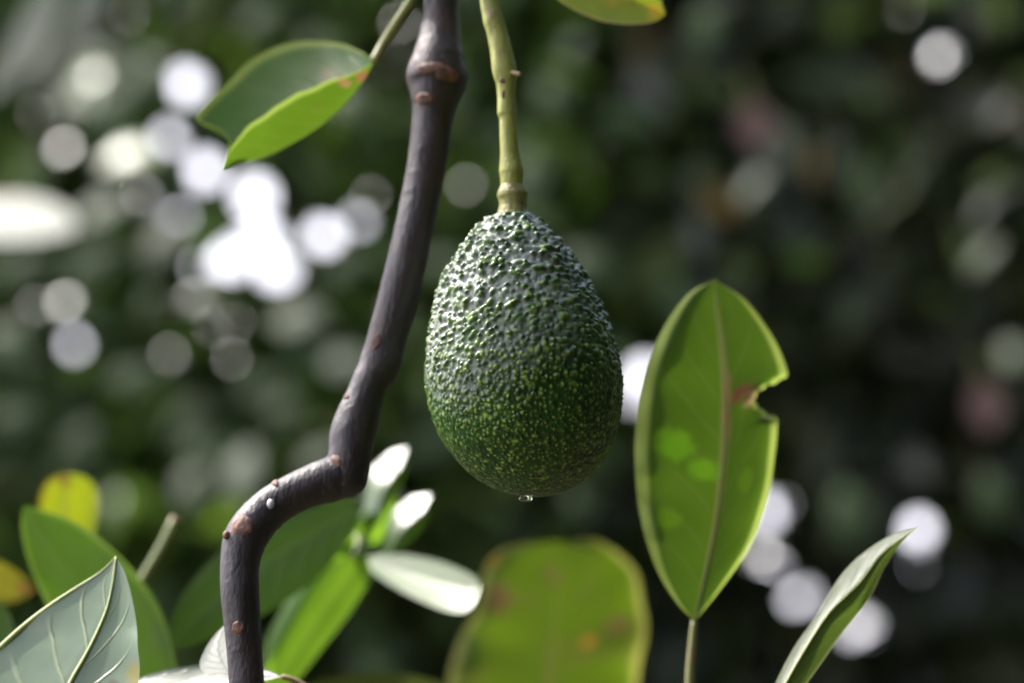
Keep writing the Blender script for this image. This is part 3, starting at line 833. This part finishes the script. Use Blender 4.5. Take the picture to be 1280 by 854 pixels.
# centre x, y, half width in px, depth offset
UPPER = [(552, -140, 22, 0.03), (552, -60, 22, 0.022), (552, 0, 22.5, 0.018), (551, 30, 24.5, 0.017), (550, 50, 27, 0.016), (548, 72, 33, 0.015), (546, 92, 38.5, 0.015), (545, 106, 37, 0.015), (543.5, 122, 31, 0.014), (541, 142, 26.5, 0.014), (537, 180, 25.2, 0.013), (531, 220, 24.5, 0.012), (524, 255, 24.5, 0.011), (517, 290, 25, 0.01), (501, 360, 25.5, 0.009), (484.5, 420, 25, 0.008), (475.5, 455, 26.5, 0.007), (464, 476, 23.5, 0.006), (455, 500, 24.5, 0.006), (445, 528, 28, 0.005), (440, 547, 28.5, 0.004), (438, 566, 27, 0.003), (434, 588, 28, 0.003), (431, 604, 27, 0.003), (430, 615, 22, 0.003), (430, 622, 12, 0.003)]
LOWER = [(446, 592, 20, .004), (430, 594, 27, .003), (412, 600, 28, .002), (394, 606, 26.5, .001), (368, 617, 25, .0), (341, 633, 25.5, -.001), (319, 655, 27, -.003), (306, 676, 27, -.005),
         (300, 706, 24.5, -.007), (300, 740, 24, -.009), (303, 780, 23, -.010), (306, 820, 22, -.011), (309, 870, 22, -.012), (312, 960, 22, -.012)]
Q = []
for part_, knots, np_ in (('bark', UPPER, 240), ('lower_stem', LOWER, 170)):
    q = resample([tuple(at(x, y, BY + d)) + (w * PXM * (1 + d / BY),) for x, y, w, d in knots], np_)
    Vb, Fb, UVb = tube_geo(q[:, :3], q[:, 3], 48)
    # lumps, dents, pimples and fine rings of the bark as real relief
    rad_dir = Vb[:-2] - np.repeat(q[:, :3], 48, axis=0)
    rad_dir /= np.linalg.norm(rad_dir, axis=1)[:, None]
    th = np.tile(np.arange(48) / 48 * 2 * math.pi, np_)
    L_all = np.r_[0, np.cumsum(np.linalg.norm(np.diff(q[:, :3], axis=0), axis=1))]
    ss = np.repeat(L_all, 48)
    lump = np.zeros(len(th))
    for k in range(int(L_all[-1] / .006)):
        da = np.angle(np.exp(1j * (th - rng.uniform(0, 6.28))))
        lump += rng.uniform(-.7, .8) * np.exp(-(da / rng.uniform(.25, .6)) ** 2 - ((ss - rng.uniform(0, L_all[-1])) / rng.uniform(.002, .006)) ** 2)
    for k in range(int(L_all[-1] / .0022)):
        da = np.angle(np.exp(1j * (th - rng.uniform(0, 6.28))))
        lump += rng.uniform(.25, .8) * np.exp(-(da / .09) ** 2 - ((ss - rng.uniform(0, L_all[-1])) / .0007) ** 2)
    for k in range(int(L_all[-1] / .009)):           # partial growth rings, unevenly spaced
        da = np.angle(np.exp(1j * (th - rng.uniform(0, 6.28))))
        lump += rng.uniform(.2, .6) * np.exp(-(da / 1.2) ** 2 - ((ss - rng.uniform(0, L_all[-1]) - .0012 * np.sin(da)) / .0006) ** 2)
    Vb[:-2] += rad_dir * (lump * .00055)[:, None]
    mesh_obj(part_, Vb, Fb, M_BARK, br, UVb)
    Q.append(q)
NQ = [len(x) for x in Q]
Q = np.concatenate(Q)


def on_branch(px, py):
    """front point of the bark at that pixel: centre point, radius"""
    p = np.array(at(px, py, BY))
    i = int(np.argmin(np.linalg.norm(Q[:, [0, 2]] - p[[0, 2]], axis=1)))
    return i


def scar(px, py, w, h, name='leaf_scar', mat=M_SCAR, ext=.00045, tilt=0.0):
    """rough raised patch wrapped over the front of the branch"""
    i = on_branch(px, py)
    c, r = Q[i, :3], Q[i, 3]
    lo_, hi_ = (0, NQ[0] - 1) if i < NQ[0] else (NQ[0], len(Q) - 1)
    T = Q[min(i + 2, hi_), :3] - Q[max(i - 2, lo_), :3]; T /= np.linalg.norm(T)
    side = np.cross(T, [0, -1, 0]); side /= np.linalg.norm(side)
    front = np.cross(side, T)
    if front[1] > 0: front = -front
    p = np.array(at(px, py, BY))
    a0 = math.asin(max(-.97, min(.97, float((p - c) @ side) / r)))
    hw, hh = w * PXM / r, h * PXM
    g_ = np.random.default_rng(int(px * 7 + py))
    V, F = [], []
    nu, nv = 15, 9
    for jj in range(nv):
        b_ = -1 + 2 * jj / (nv - 1)
        for ii in range(nu):
            a_ = -1 + 2 * ii / (nu - 1)
            e = max(0, 1 - (a_ * a_ + b_ * b_) ** 1.0)
            k = int(np.clip(i + b_ * hh / .00115, lo_, hi_))
            rr = Q[k, 3] - .0002 + (ext + .0004) * min(1, e * 2.2) + g_.uniform(-.00018, .00018) * (e > 0)
            aa = a0 + a_ * hw * math.sqrt(max(0.05, 1 - .5 * b_ * b_))
            V.append(c + T * (b_ * hh + tilt * a_ * hh) + side * rr * math.sin(aa) + front * rr * math.cos(aa))
    for jj in range(nv - 1):
        for ii in range(nu - 1):
            F.append((jj * nu + ii, jj * nu + ii + 1, (jj + 1) * nu + ii + 1, (jj + 1) * nu + ii))
    return mesh_obj(name, V, F, mat, br)


scar(541, 80, 27, 8); scar(560, 90, 18, 9); scar(529, 119, 14, 8); scar(470, 428, 7, 12); scar(418, 579, 14, 10); scar(442, 592, 16, 11)
scar(304, 664, 17, 13); scar(345, 605, 10, 5); scar(432, 498, 7, 4); scar(304, 786, 9, 9);


def bud(px, py, r, mat, name='bud', squash=1.0):
    i = on_branch(px, py)
    c0, r0 = Q[i, :3], Q[i, 3]
    p = np.array(at(px, py, c0[1]))
    off = np.clip((p - c0) @ np.array([1, 0, 0]), -r0 * .9, r0 * .9)
    p[1] = c0[1] - math.sqrt(max(0, r0 * r0 - off * off))
    bm = bmesh.new()
    bmesh.ops.create_icosphere(bm, subdivisions=3, radius=r * PXM)
    for v in bm.verts:
        v.co.x *= .9; v.co.z *= 1.15 * squash
        v.co += Vector(p) - br.location
    me = bpy.data.meshes.new(name); bm.to_mesh(me); bm.free()
    me.polygons.foreach_set('use_smooth', [True] * len(me.polygons))
    me.materials.append(mat)
    o = bpy.data.objects.new(name, me); col.objects.link(o); o.parent = br
    return o


M_GUM = bark_mat('pale_gum', (0.55, 0.52, 0.55), (0.45, 0.42, 0.46), 0.25, 300, 0.2, 0.6)
bud(341, 632, 5.5, M_GUM, 'resin_drop', 1.0)
bud(285, 670, 5, M_SCAR)

# ------------------------------------------------------------------ the avocado
FY = 0.92
av = empty('avocado', at(645, 300, FY), 'single bumpy green avocado hanging from its yellow-green stalk', 'avocado')
S = FY / FPX
PROF = [(266, 642, 0), (266.5, 642, 11), (268, 641.5, 19), (273, 641, 26), (282, 641, 35), (300, 641, 54), (330, 643, 77), (370, 646, 97.5), (400, 650, 108),
        (440, 653.5, 118), (470, 655.5, 122), (500, 657, 120.5), (530, 658.5, 114), (560, 661, 100), (590, 664, 77), (606, 666, 54), (615, 667, 33), (620, 667.5, 14), (621.5, 667.5, 0)]
NR, NT = 440, 620
pr = resample(PROF, NR)          # y, cx, r
thv = np.linspace(0, 2 * math.pi, NT, endpoint=False)
PX = np.empty((NR, NT, 3))
for i in range(NR):
    y, cx, r = pr[i]
    c = np.array(at(cx, y, FY))
    wob_ = 1 + .010 * np.sin(2 * thv + .8) + .007 * np.sin(3 * thv + y * .012)
    PX[i, :, 0] = c[0] + r * S * np.cos(thv) * wob_
    PX[i, :, 1] = c[1] + r * S * np.sin(thv) * wob_
    PX[i, :, 2] = c[2]
du = np.gradient(PX, axis=0)
dv = (np.roll(PX, -1, 1) - np.roll(PX, 1, 1))
NRM = np.cross(dv, du)
ln = np.linalg.norm(NRM, axis=2, keepdims=True)
NRM = np.where(ln > 1e-14, NRM / np.maximum(ln, 1e-14), 0)
NRM[0] = (0, 0, 1); NRM[-1] = (0, 0, -1)
if (NRM[NR // 2, 0] @ np.array([1, 0, 0])) < 0: NRM = -NRM
yy = pr[:, 0]
# warts: random sites kept a minimum distance apart
area_w = np.maximum(pr[:, 2], 1)
def sites(n_try, dist, keep_all, seed):
    g_ = np.random.default_rng(seed)
    ci = g_.choice(NR, n_try, p=area_w / area_w.sum()); cj = g_.integers(0, NT, n_try)
    P_ = PX[ci, cj]; got = np.empty((n_try, 3)); na = 0; out = []
    for k in range(n_try):
        md = dist(yy[ci[k]]) * S * g_.uniform(.45, 1.4)
        if na and ((got[:na] - P_[k]) ** 2).sum(1).min() < md * md: continue
        got[na] = P_[k]; na += 1
        out.append((ci[k], cj[k], keep_all))
    return out


big = sites(16000, lambda y: 8.3 - 1.6 * min(1, max(0, (y - 320) / 150)), 0, 3)
small = sites(20000, lambda y: 5.6, 1, 5)
acc = big + [q for q in small if yy[q[0]] > 330 + 120 * rng.random()]
H = np.zeros((NR, NT)); FL = np.zeros((NR, NT))
circ = NT / (2 * math.pi)
for i, j, fine in acc:
    f = min(1, max(0, (yy[i] - 300) / 280))               # 0 near the stalk, 1 at the base
    if fine:
        amp = rng.uniform(.5, 2.1) * S; rad = min(4.6, 2.1 * math.exp(rng.normal(0, .38))) * S
        st = rng.uniform(.45, 1.1)
    else:
        amp = (4.6 * max(0, 1 - 1.12 * f) ** 1.0 + 1.5) * rng.uniform(.3, 1.3) * S
        rad = rng.uniform(2.8, 5.9) * (1 - .38 * f) * S
        st = rng.uniform(.75, 1.8) if f < .55 else rng.uniform(.65, 1.1)   # stretched crosswise above, lengthwise below
    tl = rng.normal(0, .8)
    ri = int(3 * rad * 1.6 / (np.linalg.norm(du[i, j]) + 1e-9)) + 2
    rj = min(NT // 2 - 1, int(2.2 * rad * 1.9 / (max(pr[i, 2], 3) * S) * circ) + 2)
    i0, i1 = max(0, i - ri), min(NR, i + ri + 1)
    jj = np.arange(j - rj, j + rj + 1) % NT
    dP = PX[i0:i1][:, jj] - PX[i, j]
    tdir = dv[i, j] / (np.linalg.norm(dv[i, j]) + 1e-12)
    udir = du[i, j] / (np.linalg.norm(du[i, j]) + 1e-12)
    a = dP @ tdir; b_ = dP @ udir
    a, b_ = a * math.cos(tl) + b_ * math.sin(tl), -a * math.sin(tl) + b_ * math.cos(tl)
    d2 = (a / (rad * st)) ** 2 + (b_ / rad) ** 2
    e = np.exp(-d2 ** 1.3)
    cur = H[i0:i1][:, jj]
    H[np.ix_(np.arange(i0, i1), jj)] = np.maximum(cur, amp * e) + .25 * np.minimum(cur, amp * e)
    fa = rng.uniform(.15, 1.1) ** 2.0 * (.42 + .58 * f)
    cf = FL[np.ix_(np.arange(i0, i1), jj)]
    FL[np.ix_(np.arange(i0, i1), jj)] = np.maximum(cf, fa * np.exp(-d2 * 2.6))
fade = np.clip((yy - 266) / 12, 0, 1)[:, None] * np.clip((621.5 - yy) / 6, .15, 1)[:, None]
low = np.zeros((NR, NT))
for k in range(60):
    a0, y0 = rng.uniform(0, 6.28), rng.uniform(280, 610)
    da = np.angle(np.exp(1j * (thv - a0)))[None]
    low += rng.uniform(-1, 1) * np.exp(-(da / .22) ** 2 - ((yy[:, None] - y0) / 20) ** 2)
groove = np.zeros((NR, NT))
for a0 in (3.6, 4.2, 4.75, 5.15, 5.7, .4, 1.7, 2.6):
    da = np.angle(np.exp(1j * (thv - a0 - .0)))[None]
    groove += np.exp(-(da / .10) ** 2) * np.exp(-((yy[:, None] - 275) / 34) ** 2)
HH = (H + low * .9 * S + groove * 1.6 * S) * fade
PX = PX + NRM * HH[..., None]
idx = np.arange(NR * NT).reshape(NR, NT)
F = np.stack([idx[:-1], np.roll(idx, -1, 1)[:-1], np.roll(idx, -1, 1)[1:], idx[1:]], -1).reshape(-1, 4)
fr_o = mesh_obj('fruit', PX.reshape(-1, 3), F, M_FRUIT, av)
at_f = fr_o.data.attributes.new('fleck', 'FLOAT', 'POINT')
at_f.data.foreach_set('value', FL.ravel().astype(np.float32))
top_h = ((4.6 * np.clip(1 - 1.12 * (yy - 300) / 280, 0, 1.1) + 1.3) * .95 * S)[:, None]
painted_sheen = (1 - np.clip(H / top_h, 0, 1)) ** .8 * np.clip((470 - yy[:, None] - 60 * np.cos(thv[None] - .5)) / 150, 0, 1) * .95  # mask of the sheen painted between the warts, stronger at left
at_b = fr_o.data.attributes.new('painted_sheen', 'FLOAT', 'POINT')
at_b.data.foreach_set('value', painted_sheen.ravel().astype(np.float32))

ST = [(606, -70, 12), (609, -20, 12.5), (613, 8, 12), (617, 26, 13.5), (621, 40, 13), (626, 62, 14), (630, 84, 15.5), (632, 96, 15), (632.5, 106, 12.5), (633, 122, 11.5),
      (634, 140, 12.5), (635, 148, 11), (636, 170, 11.5), (638, 196, 13), (639, 212, 15.5), (639.5, 222, 14.5), (640, 236, 14)]
tube('stalk', [at(x, y, FY) for x, y, w in ST], [w * S for x, y, w in ST], M_STALK, av, 28, 140, .035, 4)
CO = [(640, 229, 13), (640, 235, 16), (640, 240, 18.5), (640.5, 244, 19.5), (641, 250, 18), (641, 257, 17.5), (641, 264, 19), (641, 270, 20.5), (641.5, 275, 14)]
tube('stalk_collar', [at(x, y, FY) for x, y, w in CO], [w * S for x, y, w in CO], M_COLLAR, av, 28, 40, .05, 9)
stalk_ob = bpy.data.objects['stalk']


def sub_blob(name, px, py, Y, rx, rz, mat, parent, root, ry=None):
    bm = bmesh.new()
    bmesh.ops.create_icosphere(bm, subdivisions=3, radius=1)
    c = at(px, py, Y) - root.location
    for v in bm.verts:
        v.co = Vector((v.co.x * rx * S, v.co.y * (ry or rx) * S, v.co.z * rz * S)) + c
    me = bpy.data.meshes.new(name); bm.to_mesh(me); bm.free()
    me.polygons.foreach_set('use_smooth', [True] * len(me.polygons))
    me.materials.append(mat)
    o = bpy.data.objects.new(name, me); col.objects.link(o); o.parent = parent
    return o


nb = tube('stalk_nub', [at(640, 91, FY - .003), at(645, 91.5, FY - .0042), at(649, 93, FY - .0048), at(651, 94, FY - .005)], [3.6 * S, 3.0 * S, 2.8 * S, 1.2 * S], M_TAN, av, 12, 12)
nb.parent = stalk_ob
sub_blob('dark_scar', 628, 101, FY - 12.6 * S, 4.2, 3.4, M_SCAR, stalk_ob, av, 1.2)
sub_blob('dark_scar', 629, 118, FY - 11.2 * S, 1.8, 6, M_SCAR, stalk_ob, av, 1.0)
sub_blob('water_drop', 657, 623, FY - .002, 8.5, 5.0, M_WATER, av, av)
